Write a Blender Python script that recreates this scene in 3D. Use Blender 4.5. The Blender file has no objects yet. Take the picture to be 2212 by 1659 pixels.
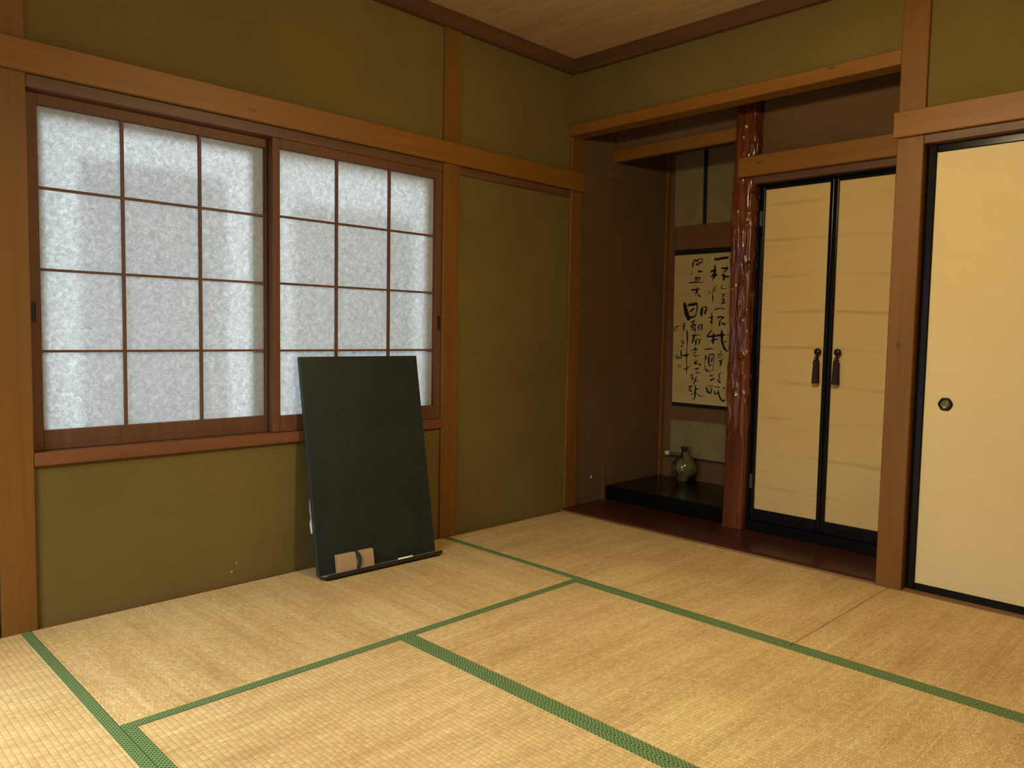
import bpy, bmesh, math, random
from mathutils import Vector, Matrix
random.seed(7)
C = bpy.context.scene.collection
SC = bpy.context.scene
PI = math.pi

# ------------------------------------------------------------------ camera, world, lights, exposure
cam_d = bpy.data.cameras.new('camera')
cam = bpy.data.objects.new('camera', cam_d)
C.objects.link(cam)
cam_d.sensor_fit = 'HORIZONTAL'
cam_d.sensor_width = 36.0
cam_d.lens = 36.0 * 1676.28 / 2212.0
cam_d.clip_start = 0.02
_r = Vector((0.70491308, 0.70907049, 0.01779294))
_u = Vector((-0.06005882, 0.03467377, 0.99759244))
_f = Vector((-0.70674641, 0.70428458, -0.06702793))
cam.matrix_world = Matrix(((_r.x, _u.x, -_f.x, 2.88068693), (_r.y, _u.y, -_f.y, -3.28985622),
                           (_r.z, _u.z, -_f.z, 1.01372902), (0, 0, 0, 1)))
SC.camera = cam

w_ = bpy.data.worlds.new('world')
SC.world = w_
w_.use_nodes = True
w_.node_tree.nodes['Background'].inputs['Color'].default_value = (0.86, 0.91, 1.0, 1)
w_.node_tree.nodes['Background'].inputs['Strength'].default_value = 0.9

def light(name, kind, loc, energy, color, **kw):
    d = bpy.data.lights.new(name, kind)
    d.energy = energy
    d.color = color
    o = bpy.data.objects.new(name, d)
    o.location = loc
    rot = kw.pop('rot', None)
    if rot: o.rotation_euler = rot
    for k, v in kw.items(): setattr(d, k, v)
    C.objects.link(o)
    return o

# overcast daylight outside the window, shining in through the paper
light('daylight_window', 'AREA', (-3.60, -1.85, 1.55), 430.0, (0.87, 0.94, 1.0), shape='RECTANGLE', size=2.0, size_y=1.5, rot=(0, -PI / 2, 0))
# pendant lamp over the room: diffuser shining down, and the bare glow of the bulb
LX, LY = 1.86, -1.50
light('pendant_diffuser', 'AREA', (LX, LY, 1.985), 13.0, (1.0, 0.83, 0.47), shape='DISK', size=0.28)
light('pendant_bulb', 'POINT', (LX, LY, 1.915), 54.0, (1.0, 0.83, 0.47), shadow_soft_size=0.05)
# sky light slanting in through the open veranda doorway behind the camera
light('daylight_doorway', 'AREA', (1.30, -4.75, 2.60), 245.0, (0.82, 0.94, 1.0), shape='RECTANGLE', size=2.2, size_y=1.5, rot=(math.radians(48), 0, 0))

vs = SC.view_settings
vs.view_transform = 'Standard'
vs.look = 'None'
vs.exposure = 0.0
vs.gamma = 1.0
vs.use_curve_mapping = False
SC.cycles.use_denoising = True
SC.cycles.max_bounces = 8
SC.cycles.diffuse_bounces = 5
SC.cycles.sample_clamp_indirect = 4.0

# ------------------------------------------------------------------ materials
def srgb(r, g, b):
    f = lambda c: (c / 255 / 12.92) if c / 255 <= 0.04045 else ((c / 255 + 0.055) / 1.055) ** 2.4
    return (f(r), f(g), f(b), 1.0)

class NM:
    """small helper round a node material"""
    def __init__(s, name, rough=0.6, spec=0.5):
        s.m = bpy.data.materials.new(name)
        s.m.use_nodes = True
        s.t = s.m.node_tree
        s.b = s.t.nodes['Principled BSDF']
        s.b.inputs['Roughness'].default_value = rough
        s.b.inputs['Specular IOR Level'].default_value = spec
        s.tc = s.n('ShaderNodeTexCoord')
    def n(s, kind, **kw):
        x = s.t.nodes.new(kind)
        for k, v in kw.items():
            if k.startswith('i_'): x.inputs[k[2:].replace('_', ' ')].default_value = v
            else: setattr(x, k, v)
        return x
    def l(s, a, b): s.t.links.new(a, b)
    def coords(s, scale=(1, 1, 1), src='Object'):
        mp = s.n('ShaderNodeMapping')
        mp.inputs['Scale'].default_value = scale
        if src == 'World':
            g = s.n('ShaderNodeNewGeometry'); s.l(g.outputs['Position'], mp.inputs['Vector'])
        else: s.l(s.tc.outputs[src], mp.inputs['Vector'])
        return mp.outputs['Vector']
    def noise(s, vec, scale, detail=4.0, rough=0.55, dist=0.0):
        x = s.n('ShaderNodeTexNoise')
        x.inputs['Scale'].default_value = scale
        x.inputs['Detail'].default_value = detail
        x.inputs['Roughness'].default_value = rough
        x.inputs['Distortion'].default_value = dist
        s.l(vec, x.inputs['Vector'])
        return x.outputs['Fac']
    def ramp(s, fac, stops):
        x = s.n('ShaderNodeValToRGB')
        e = x.color_ramp.elements
        while len(e) < len(stops): e.new(0.5)
        for i, (p, c) in enumerate(stops):
            e[i].position = p
            e[i].color = c if len(c) == 4 else (*c, 1)
        s.l(fac, x.inputs['Fac'])
        return x.outputs['Color']
    def mix(s, a, b, fac, mode='MIX'):
        x = s.n('ShaderNodeMix', data_type='RGBA', blend_type=mode)
        for v, i in ((fac, 0), (a, 6), (b, 7)):
            if hasattr(v, 'links'): s.l(v, x.inputs[i])
            else: x.inputs[i].default_value = v
        return x.outputs[2]
    def math(s, op, a, b=None):
        x = s.n('ShaderNodeMath', operation=op)
        for i, v in enumerate((a, b)):
            if v is None: continue
            if hasattr(v, 'links'): s.l(v, x.inputs[i])
            else: x.inputs[i].default_value = v
        return x.outputs[0]
    def color(s, c):
        if hasattr(c, 'links'): s.l(c, s.b.inputs['Base Color'])
        else: s.b.inputs['Base Color'].default_value = c
    def bump(s, h, strength=0.3, dist=0.002):
        x = s.n('ShaderNodeBump')
        x.inputs['Strength'].default_value = strength
        x.inputs['Distance'].default_value = dist
        s.l(h, x.inputs['Height'])
        s.l(x.outputs['Normal'], s.b.inputs['Normal'])

def flat(name, col, rough=0.5, spec=0.5, metal=0.0, coat=0.0):
    k = NM(name, rough, spec)
    k.color(col)
    k.b.inputs['Metallic'].default_value = metal
    k.b.inputs['Coat Weight'].default_value = coat
    return k.m

def wood(name, axis, dark, light_, rough=0.5, knots=True, src='World'):
    """straight-grained timber, grain along the given axis"""
    k = NM(name, rough, 0.35)
    sc = [34, 34, 34]; sc[axis] = 1.1
    v = k.coords(sc, src)
    g = k.noise(v, 1.0, 5, 0.6, 0.6)
    fine = k.noise(k.coords([x * 6 for x in sc], src), 1.0, 3)
    sc2 = [5.0, 5.0, 5.0]; sc2[axis] = 1.3
    broad = k.noise(k.coords(sc2, src), 1.0, 2)
    f = k.math('ADD', k.math('MULTIPLY', g, 0.55), k.math('ADD', k.math('MULTIPLY', fine, 0.15), k.math('MULTIPLY', broad, 0.3)))
    c = k.ramp(f, [(0.36, dark), (0.64, light_)])
    if knots:
        sc3 = [9.0, 9.0, 9.0]; sc3[axis] = 3.2
        vo = k.n('ShaderNodeTexVoronoi'); vo.inputs['Scale'].default_value = 1.0
        k.l(k.coords(sc3, src), vo.inputs['Vector'])
        kn = k.ramp(vo.outputs['Distance'], [(0.03, (1, 1, 1)), (0.085, (0, 0, 0))])
        c = k.mix(c, tuple(x * 0.35 for x in dark[:3]) + (1,), k.math('MULTIPLY', kn, 0.75))
    k.color(c)
    k.bump(f, 0.12, 0.001)
    return k.m

def plaster(name, a, b, rough=0.95):
    k = NM(name, rough, 0.15)
    v = k.coords((1, 1, 1), 'World')
    big = k.noise(v, 1.7, 4)
    fine = k.noise(v, 260, 4, 0.7)
    f = k.math('ADD', k.math('MULTIPLY', big, 0.55), k.math('MULTIPLY', fine, 0.45))
    k.color(k.ramp(f, [(0.35, a), (0.65, b)]))
    k.bump(fine, 0.35, 0.0015)
    return k.m

M = {}
_wd, _wl = srgb(115, 73, 21), srgb(133, 87, 26)
for i, ax in enumerate('xyz'): M['wood_' + ax] = wood('cypress_' + ax, i, _wd, _wl)
_pd, _pl = srgb(104, 66, 19), srgb(120, 78, 24)
M['post'] = wood('cypress_post', 2, _pd, _pl)
M['sill'] = wood('sill_wood', 1, srgb(98, 58, 32), srgb(126, 78, 44), knots=False)
for i, ax in enumerate('xy'):
    M['brown_' + ax] = wood('brown_board_' + ax, i, srgb(78, 50, 32), srgb(104, 70, 46), knots=False)
    M['cornice_' + ax] = wood('dark_cornice_' + ax, i, srgb(72, 46, 28), srgb(98, 66, 42), knots=False)
M['shoji_wood'] = wood('lattice_wood', 2, srgb(88, 54, 30), srgb(106, 66, 38), 0.6, False)
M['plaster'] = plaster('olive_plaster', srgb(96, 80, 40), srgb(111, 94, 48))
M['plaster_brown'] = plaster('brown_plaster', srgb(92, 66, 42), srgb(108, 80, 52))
M['black'] = flat('black_lacquer', (0.004, 0.0038, 0.0036, 1), 0.2, 0.2)
M['black_matte'] = flat('black_iron', (0.006, 0.006, 0.006, 1), 0.45, 0.4)
M['threshold'] = wood('threshold_wood', 0, srgb(112, 82, 48), srgb(146, 110, 68), knots=False)

def mk_board():
    k = NM('red_lacquered_board', 0.28, 0.4)
    g = k.noise(k.coords((1.5, 30, 30), 'World'), 1.0, 5, 0.6, 0.8)
    k.color(k.ramp(g, [(0.3, srgb(50, 22, 12)), (0.7, srgb(72, 33, 18))]))
    k.bump(g, 0.05, 0.001)
    return k.m
M['red_board'] = mk_board()

def mk_ceiling():
    k = NM('ceiling_boards', 0.7, 0.25)
    v = k.coords((1.6, 26, 1), 'World')
    g = k.noise(v, 1.0, 6, 0.6, 1.2)
    b = k.noise(k.coords((0.8, 2.2, 1), 'World'), 1.0, 2)
    f = k.math('ADD', k.math('MULTIPLY', g, 0.7), k.math('MULTIPLY', b, 0.3))
    k.color(k.ramp(f, [(0.34, srgb(160, 130, 88)), (0.66, srgb(188, 158, 112))]))
    return k.m
M['ceiling'] = mk_ceiling()

def mk_tatami():
    k = NM('woven_rush', 0.62, 0.35)
    P = k.tc.outputs['Object']
    # rows of the weave: bundles of rush cross the mat (local Y), ridges 15.5 mm apart run along it (local X)
    br = k.n('ShaderNodeTexBrick', offset=0.5)
    for a, b in (('Scale', 1.0), ('Brick Width', 0.0105), ('Row Height', 0.0155), ('Mortar Size', 0.00085), ('Mortar Smooth', 0.6), ('Bias', 0.0)):
        br.inputs[a].default_value = b
    br.inputs['Color1'].default_value = (0.2, 0.2, 0.2, 1)
    br.inputs['Color2'].default_value = (0.9, 0.9, 0.9, 1)
    br.inputs['Mortar'].default_value = (0.45, 0.45, 0.45, 1)
    wob = k.noise(k.coords((60, 4, 1)), 1.0, 2)
    sx = k.n('ShaderNodeSeparateXYZ'); k.l(P, sx.inputs[0])
    xw = k.math('ADD', sx.outputs[0], k.math('MULTIPLY', wob, 0.022))
    cb = k.n('ShaderNodeCombineXYZ'); k.l(xw, cb.inputs[0]); k.l(sx.outputs[1], cb.inputs[1])
    k.l(cb.outputs[0], br.inputs['Vector'])
    streak = k.noise(k.coords((170, 2.0, 1)), 1.0, 5, 0.7)
    broad = k.noise(k.coords((14, 1.2, 1)), 1.0, 3)
    patch = k.noise(k.coords((2.2, 2.2, 1)), 1.0, 3)
    bw = k.n('ShaderNodeSeparateColor'); k.l(br.outputs['Color'], bw.inputs[0])
    f = k.math('ADD', k.math('MULTIPLY', streak, 0.36), k.math('ADD', k.math('MULTIPLY', broad, 0.26),
        k.math('ADD', k.math('MULTIPLY', bw.outputs[0], 0.14), k.math('MULTIPLY', patch, 0.24))))
    c = k.ramp(f, [(0.34, srgb(164, 129, 78)), (0.5, srgb(194, 159, 103)), (0.66, srgb(220, 189, 133))])
    c = k.mix(c, srgb(130, 94, 46), k.math('MULTIPLY', br.outputs['Fac'], 0.42))
    k.color(c)
    ridge = k.math('ABSOLUTE', k.math('SINE', k.math('MULTIPLY', sx.outputs[1], PI / 0.0155)))
    h = k.math('ADD', k.math('MULTIPLY', k.math('POWER', ridge, 0.6), 0.6), k.math('ADD', k.math('MULTIPLY', streak, 0.7), k.math('MULTIPLY', br.outputs['Fac'], -0.35)))
    k.bump(h, 0.55, 0.0022)
    return k.m
M['tatami'] = mk_tatami()

def mk_border():
    k = NM('green_border_cloth', 0.7, 0.3)
    sx = k.n('ShaderNodeSeparateXYZ'); k.l(k.tc.outputs['Object'], sx.inputs[0])
    p = 2 * PI / 0.0125
    a = k.math('SINE', k.math('MULTIPLY', k.math('ADD', sx.outputs[0], sx.outputs[1]), p))
    b = k.math('SINE', k.math('MULTIPLY', k.math('SUBTRACT', sx.outputs[0], sx.outputs[1]), p))
    m = k.math('ADD', k.math('MULTIPLY', k.math('MAXIMUM', a, b), 0.5), 0.5)
    c = k.ramp(m, [(0.30, srgb(30, 46, 18)), (0.52, srgb(72, 92, 47)), (0.98, srgb(118, 136, 82))])
    fine = k.noise(k.coords((500, 500, 1)), 1.0, 2)
    c = k.mix(c, srgb(66, 88, 46), k.math('MULTIPLY', fine, 0.35))
    k.color(c)
    k.bump(m, 0.3, 0.001)
    return k.m
M['border'] = mk_border()

def mk_cloth(name, c0, c1, lines=False):
    k = NM(name, 0.85, 0.2)
    f1 = k.noise(k.coords((9, 9, 700), 'World'), 1.0, 3)
    f2 = k.noise(k.coords((3, 3, 60), 'World'), 1.0, 4)
    f3 = k.noise(k.coords((2.5, 2.5, 3), 'World'), 1.0, 3)
    f = k.math('ADD', k.math('MULTIPLY', f1, 0.52), k.math('ADD', k.math('MULTIPLY', f2, 0.13), k.math('MULTIPLY', f3, 0.35)))
    c = k.ramp(f, [(0.34, c0), (0.66, c1)])
    if lines:       # horizontal age lines across the cloth
        g = k.n('ShaderNodeNewGeometry'); sz = k.n('ShaderNodeSeparateXYZ'); k.l(g.outputs['Position'], sz.inputs[0])
        wv = k.noise(k.coords((2.0, 2.0, 0.4), 'World'), 1.0, 3)
        z = k.math('ADD', sz.outputs[2], k.math('MULTIPLY', wv, 0.05))
        d = k.math('ABSOLUTE', k.math('SUBTRACT', k.math('FRACT', k.math('MULTIPLY', z, 5.6)), 0.5))
        ln = k.ramp(d, [(0.0, (1, 1, 1)), (0.07, (0, 0, 0))])
        c = k.mix(c, srgb(128, 96, 52), k.math('MULTIPLY', k.math('MULTIPLY', ln, k.ramp(k.noise(k.coords((3, 3, 4), 'World'), 1.0, 2), [(0.42, (0, 0, 0)), (0.62, (1, 1, 1))])), 0.34))
    k.color(c)
    k.bump(f1, 0.1, 0.0006)
    return k.m
M['fusuma_cloth'] = mk_cloth('pale_sliding_door_cloth', srgb(211, 188, 140), srgb(220, 198, 150))
M['cupboard_cloth'] = mk_cloth('tan_cupboard_cloth', srgb(190, 160, 104), srgb(206, 176, 120), True)

def mk_paper():
    k = NM('washi_paper', 0.9, 0.1)
    f1 = k.noise(k.coords((1, 1, 1), 'World'), 185, 6, 0.75, 1.2)
    f2 = k.noise(k.coords((1, 1, 1), 'World'), 55, 3, 0.6, 0.8)
    f = k.math('ADD', k.math('MULTIPLY', f1, 0.6), k.math('MULTIPLY', f2, 0.4))
    c = k.ramp(f, [(0.36, (0.50, 0.54, 0.55)), (0.52, (0.74, 0.77, 0.77)), (0.62, (0.95, 0.97, 0.97))])
    tr = k.n('ShaderNodeBsdfTranslucent')
    k.l(c, tr.inputs['Color'])
    k.b.inputs['Base Color'].default_value = (0.6, 0.61, 0.61, 1)
    mx = k.n('ShaderNodeMixShader'); mx.inputs[0].default_value = 0.62
    k.l(k.b.outputs[0], mx.inputs[1]); k.l(tr.outputs[0], mx.inputs[2])
    k.l(mx.outputs[0], k.t.nodes['Material Output'].inputs['Surface'])
    return k.m
M['paper'] = mk_paper()
M['aluminium'] = flat('bronze_aluminium', srgb(120, 112, 100), 0.45, 0.5, 0.6)
def mk_glass():
    k = NM('frosted_glass', 0.5, 0.4)
    k.b.inputs['Base Color'].default_value = (0.92, 0.96, 0.97, 1)
    k.b.inputs['Transmission Weight'].default_value = 0.0
    tr = k.n('ShaderNodeBsdfTransparent'); tr.inputs['Color'].default_value = (0.90, 0.91, 0.92, 1)
    mx = k.n('ShaderNodeMixShader'); mx.inputs[0].default_value = 0.85
    k.l(k.b.outputs[0], mx.inputs[1]); k.l(tr.outputs[0], mx.inputs[2])
    k.l(mx.outputs[0], k.t.nodes['Material Output'].inputs['Surface'])
    return k.m
M['glass'] = mk_glass()
def mk_dimmer():  # see-through grey for sheets added to cut daylight at the pane centres
    k = NM('added_dimmer', 0.5, 0.3)
    tr = k.n('ShaderNodeBsdfTransparent'); tr.inputs['Color'].default_value = (0.76, 0.76, 0.76, 1)
    k.l(tr.outputs[0], k.t.nodes['Material Output'].inputs['Surface'])
    return k.m
M['dimmer_sheet'] = mk_dimmer()

def mk_pillar():
    k = NM('red_brown_lacquered_log', 0.28, 0.45)
    v = k.coords((30, 30, 2.2))
    g = k.noise(v, 1.0, 5, 0.6, 1.5)
    b = k.noise(k.coords((7, 7, 3)), 1.0, 3)
    f = k.math('ADD', k.math('MULTIPLY', g, 0.55), k.math('MULTIPLY', b, 0.45))
    k.color(k.ramp(f, [(0.3, srgb(58, 24, 9)), (0.5, srgb(90, 42, 17)), (0.7, srgb(122, 64, 27))]))
    k.bump(g, 0.08, 0.001)
    k.b.inputs['Coat Weight'].default_value = 0.3
    k.b.inputs['Coat Roughness'].default_value = 0.12
    return k.m
M['pillar'] = mk_pillar()
M['pillar_cut'] = wood('pillar_cut_face', 2, srgb(112, 54, 26), srgb(150, 82, 42), 0.35, False)

def mk_chalkboard():
    k = NM('dark_green_board', 0.5, 0.35)
    v = k.coords((1, 1, 1))
    dust = k.noise(v, 5, 5, 0.65)
    sm = k.noise(k.coords((40, 2, 3)), 1.0, 3)
    f = k.math('ADD', k.math('MULTIPLY', dust, 0.7), k.math('MULTIPLY', sm, 0.3))
    k.color(k.ramp(f, [(0.35, srgb(22, 27, 24)), (0.68, srgb(33, 39, 35))]))
    return k.m
M['board'] = mk_chalkboard()
M['board_edge'] = flat('green_board_edge', srgb(46, 58, 52), 0.55, 0.3)
M['tray'] = flat('dark_tray_wood', srgb(38, 26, 24), 0.4)
M['dust'] = flat('chalk_dust', srgb(118, 122, 112), 0.9)
M['white_paper'] = flat('white_tag_paper', srgb(214, 212, 224), 0.9)
M['chalk'] = flat('white_chalk', srgb(236, 230, 206), 0.95)
M['eraser_wood'] = wood('eraser_felt_block', 0, srgb(158, 128, 90), srgb(174, 144, 104), 0.8, False, 'Object')
M['strap'] = flat('dark_strap_cloth', srgb(38, 46, 48), 0.85)

def mk_silk(name, c0, c1, sc=60):
    k = NM(name, 0.8, 0.25)
    f = k.noise(k.coords((1, 1, 1), 'World'), sc, 4, 0.6)
    g = k.noise(k.coords((600, 1, 600), 'World'), 1.0, 2)
    k.color(k.ramp(k.math('ADD', k.math('MULTIPLY', f, 0.7), k.math('MULTIPLY', g, 0.3)), [(0.35, c0), (0.65, c1)]))
    return k.m
M['silk_grey'] = mk_silk('grey_green_silk', srgb(122, 104, 70), srgb(136, 118, 82), 12)
M['silk_brown'] = mk_silk('brown_silk', srgb(98, 68, 38), srgb(110, 78, 46), 12)
def mk_brocade():
    k = NM('dark_brocade', 0.7, 0.1)
    f = k.noise(k.coords((1, 1, 1), 'World'), 95, 2, 0.5, 2.5)
    k.color(k.ramp(f, [(0.5, (0.006, 0.006, 0.008)), (0.58, srgb(60, 56, 42)), (0.64, (0.006, 0.006, 0.008))]))
    return k.m
M['brocade'] = mk_brocade()
M['scroll_paper'] = mk_silk('aged_calligraphy_paper', srgb(176, 154, 102), srgb(190, 168, 114), 9)
M['ink'] = flat('black_ink', (0.006, 0.006, 0.006, 1), 0.7, 0.2)
M['seal'] = flat('faded_red_seal', srgb(156, 116, 68), 0.85)
M['ivory'] = flat('ivory_roller_end', srgb(226, 210, 164), 0.4)

def mk_vase():
    k = NM('celadon_glaze', 0.12, 0.5)
    f = k.noise(k.coords((9, 9, 7)), 1.0, 2, 0.5, 0.6)
    c = k.ramp(f, [(0.40, srgb(36, 30, 20)), (0.47, srgb(98, 88, 52)), (0.7, srgb(120, 108, 66))])
    g = k.noise(k.coords((1, 1, 1)), 70, 3)
    c = k.mix(c, srgb(76, 66, 38), k.math('MULTIPLY', g, 0.35))
    k.color(c)
    k.b.inputs['Coat Weight'].default_value = 0.4
    return k.m
M['vase'] = mk_vase()
M['cord'] = flat('dark_red_brown_cord', srgb(40, 16, 12), 0.85)
M['knob'] = flat('dark_bronze_knob', srgb(44, 38, 30), 0.35, 0.5, 0.6)
M['hinge'] = flat('grey_bronze_hinge', srgb(72, 70, 56), 0.5, 0.5, 0.4)
def mk_brass():
    k = NM('worn_bronze', 0.3, 0.5)
    f = k.noise(k.coords((1, 1, 1), 'World'), 70, 2, 0.5, 1.0)
    k.color(k.ramp(f, [(0.42, srgb(96, 86, 48)), (0.6, srgb(150, 138, 92)), (0.68, srgb(200, 190, 140))]))
    k.b.inputs['Metallic'].default_value = 0.7
    return k.m
M['pull'] = mk_brass()
def mk_shade():
    k = NM('lamp_shade_paper', 0.8, 0.2)
    k.color(srgb(226, 214, 186))
    tr = k.n('ShaderNodeBsdfTranslucent'); tr.inputs['Color'].default_value = srgb(236, 224, 196)
    mx = k.n('ShaderNodeMixShader'); mx.inputs[0].default_value = 0.6
    k.l(k.b.outputs[0], mx.inputs[1]); k.l(tr.outputs[0], mx.inputs[2])
    k.l(mx.outputs[0], k.t.nodes['Material Output'].inputs['Surface'])
    return k.m
M['shade'] = mk_shade()
M['pale_chip'] = flat('pale_plaster_chip', srgb(158, 138, 88), 0.95)
M['white_chip'] = flat('white_plaster_chip', srgb(226, 204, 150), 0.9)

# ------------------------------------------------------------------ mesh helpers
def bm_new(): return bmesh.new()

def add_box(bm, x0, x1, y0, y1, z0, z1, bevel=0.0, seg=1):
    r = bmesh.ops.create_cube(bm, size=1.0)
    vs_ = r['verts']
    for v in vs_:
        v.co = Vector((x0 + (v.co.x + 0.5) * (x1 - x0), y0 + (v.co.y + 0.5) * (y1 - y0), z0 + (v.co.z + 0.5) * (z1 - z0)))
    if bevel > 0:
        es = list({e for v in vs_ for e in v.link_edges})
        bmesh.ops.bevel(bm, geom=es, offset=bevel, segments=seg, affect='EDGES', profile=0.5)
    return bm

def add_lathe(bm, prof, center=(0, 0, 0), axis='z', n=40, lobes=None, cap=True):
    """revolve (radius, height) pairs; lobes(angle) may scale the radius"""
    cx, cy, cz = center
    rings = []
    for r, h in prof:
        ring = []
        for i in range(n):
            a = 2 * PI * i / n
            rr = r * (lobes(a) if lobes else 1.0)
            u, v = rr * math.cos(a), rr * math.sin(a)
            p = (cx + u, cy + v, cz + h) if axis == 'z' else ((cx + u, cy + h, cz + v) if axis == 'y' else (cx + h, cy + u, cz + v))
            ring.append(bm.verts.new(p))
        rings.append(ring)
    for a, b in zip(rings, rings[1:]):
        for i in range(n):
            j = (i + 1) % n
            bm.faces.new((a[i], a[j], b[j], b[i]))
    for ring in ((rings[0], rings[-1]) if cap else ()):
        try: bm.faces.new(ring)
        except ValueError: pass
    return bm

def add_tube(bm, pts, rad, n=10):
    pts = [Vector(p) for p in pts]
    rings = []
    for i, p in enumerate(pts):
        t = (pts[min(i + 1, len(pts) - 1)] - pts[max(i - 1, 0)]).normalized()
        up = Vector((0, 0, 1)) if abs(t.z) < 0.9 else Vector((0, 1, 0))
        s1 = t.cross(up).normalized(); s2 = t.cross(s1)
        r = rad[i] if isinstance(rad, (list, tuple)) else rad
        rings.append([bm.verts.new(p + s1 * r * math.cos(2 * PI * k / n) + s2 * r * math.sin(2 * PI * k / n)) for k in range(n)])
    for a, b in zip(rings, rings[1:]):
        for i in range(n):
            j = (i + 1) % n
            bm.faces.new((a[i], a[j], b[j], b[i]))
    bm.faces.new(rings[0]); bm.faces.new(rings[-1])
    return bm

def add_prism(bm, poly, y0, y1):
    """polygon in x/z extruded along y"""
    a = [bm.verts.new((x, y0, z)) for x, z in poly]
    b = [bm.verts.new((x, y1, z)) for x, z in poly]
    n = len(poly)
    bm.faces.new(a); bm.faces.new(b[::-1])
    for i in range(n):
        j = (i + 1) % n
        bm.faces.new((a[i], b[i], b[j], a[j]))
    return bm

def obj(name, bm, mat, parent=None, smooth=False, recenter=True):
    bmesh.ops.recalc_face_normals(bm, faces=bm.faces)
    cen = Vector((0, 0, 0))
    if recenter and parent is None and bm.verts:
        xs = [v.co for v in bm.verts]
        lo = Vector([min(p[i] for p in xs) for i in range(3)]); hi = Vector([max(p[i] for p in xs) for i in range(3)])
        cen = Vector(((lo.x + hi.x) / 2, (lo.y + hi.y) / 2, lo.z))
        for v in bm.verts: v.co -= cen
    me = bpy.data.meshes.new(name)
    bm.to_mesh(me); bm.free()
    me.materials.append(mat)
    if smooth:
        for p in me.polygons: p.use_smooth = True
    o = bpy.data.objects.new(name, me)
    o.location = cen
    C.objects.link(o)
    if parent: o.parent = parent
    return o

def part(name, bm, mat, parent, smooth=False):
    """mesh written in world coordinates, hung under a thing without moving it"""
    base = Vector((0, 0, 0)); q = parent
    while q is not None:
        base += Vector(q.location); q = q.parent
    for v in bm.verts: v.co -= base
    return obj(name, bm, mat, parent, smooth)

def lpart(name, bm, mat, parent, smooth=False):
    return obj(name, bm, mat, parent, smooth)

def tag(o, label, cat, group=None):
    o['label'] = label; o['category'] = cat
    if group: o['group'] = group
    return o

def thing(name, label, cat, loc=(0, 0, 0), group=None):
    o = bpy.data.objects.new(name, None)
    o.empty_display_size = 0.1
    C.objects.link(o)
    o.location = loc
    return tag(o, label, cat, group)

def struct(o, label=None, cat=None):
    o['kind'] = 'structure'
    if label: tag(o, label, cat)
    return o

_trim = [0]
def trim(box, mat, label, cat='beam', bevel=0.003):
    _trim[0] += 1
    return struct(obj('trim_%d' % _trim[0], add_box(bm_new(), *box, bevel=bevel), M[mat]), label, cat)

# ------------------------------------------------------------------ the room shell
X1, Y0 = 3.58, -3.58          # far right wall and wall behind the camera
WY0, WY1 = -2.618, -0.897     # window opening along the left wall
struct(obj('floor', add_box(bm_new(), -0.10, X1, Y0, 1.05, -0.12, -0.062), M['threshold']), 'wooden subfloor under the straw mats', 'floor')

b = bm_new()
for i in range(10):
    y1 = 0.06 - 0.449 * i + 0.0; y0 = y1 - 0.446
    if i == 0: y0, y1 = -0.402, 0.06
    else: y0, y1 = -0.404 - 0.447 * i, -0.406 - 0.447 * (i - 1)
    add_box(b, -0.06, X1 + 0.06, max(y0, Y0 - 0.1), y1, 2.505 + 0.002 * (i % 2), 2.53)
add_box(b, -0.06, X1 + 0.06, Y0 - 0.1, 0.06, 2.53, 2.56)
struct(obj('ceiling', b, M['ceiling']), 'brown timber board ceiling', 'ceiling')

b = bm_new()
add_box(b, -0.10, -0.015, -2.62, -0.895, -0.062, 0.56)              # below the window
add_box(b, -0.10, -0.015, -0.80, 0.031, -0.062, 2.505)               # narrow bay by the alcove
add_box(b, -0.10, -0.015, WY0 - 0.002, -0.798, 1.80, 2.505)          # above the window
add_box(b, -0.10, -0.015, Y0, -2.616, 1.80, 2.505); add_box(b, -0.10, -0.056, Y0, -2.70, -0.062, 1.81)
wl = struct(obj('wall_left', b, M['plaster'], recenter=False), 'olive plaster wall with the paper window', 'wall')
for (y, z, s, k) in ((-1.9459, 0.0513, 0.007, 1), (-1.925, 0.082, 0.006, 2), (-0.9532, 0.4963, 0.0035, 3)):
    b = bm_new(); rng = random.Random(k)
    add_lathe(b, [(s, -0.002), (s * 0.8, 0.001), (s * 0.3, 0.0015)], (-0.015, y, z), 'x', 9, lambda a: 0.6 + 0.5 * abs(math.sin(a * 1.5 + k)))
    c = part('plaster_chip', b, M['pale_chip'], wl); c['label'] = 'small pale chip in the plaster'

b = bm_new()
add_box(b, -0.06, 1.722, 0.03, 0.09, 2.15, 2.505)                  # over the alcove
add_box(b, 1.822, X1, 0.015, 0.09, 1.80, 2.505)                     # over the sliding doors
add_box(b, 1.74, X1, 0.125, 0.16, -0.062, 1.806)                   # closes the bay behind the sliding doors
struct(obj('wall_back', b, M['plaster']), 'olive plaster wall above the alcove and sliding doors', 'wall')
struct(obj('wall_right', add_box(bm_new(), X1, X1 + 0.08, Y0, 0.10, -0.062, 2.505), M['plaster']), 'plain olive plaster wall opposite the window', 'wall')
b = bm_new()        # with a wide open doorway to the next room
add_box(b, -0.1, 0.45, Y0 - 0.08, Y0, -0.062, 2.505); add_box(b, 2.15, X1 + 0.08, Y0 - 0.08, Y0, -0.062, 2.505); add_box(b, 0.45, 2.15, Y0 - 0.08, Y0, 1.80, 2.505)
struct(obj('wall_front', b, M['plaster']), 'plain olive plaster wall opposite the alcove', 'wall')

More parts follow.
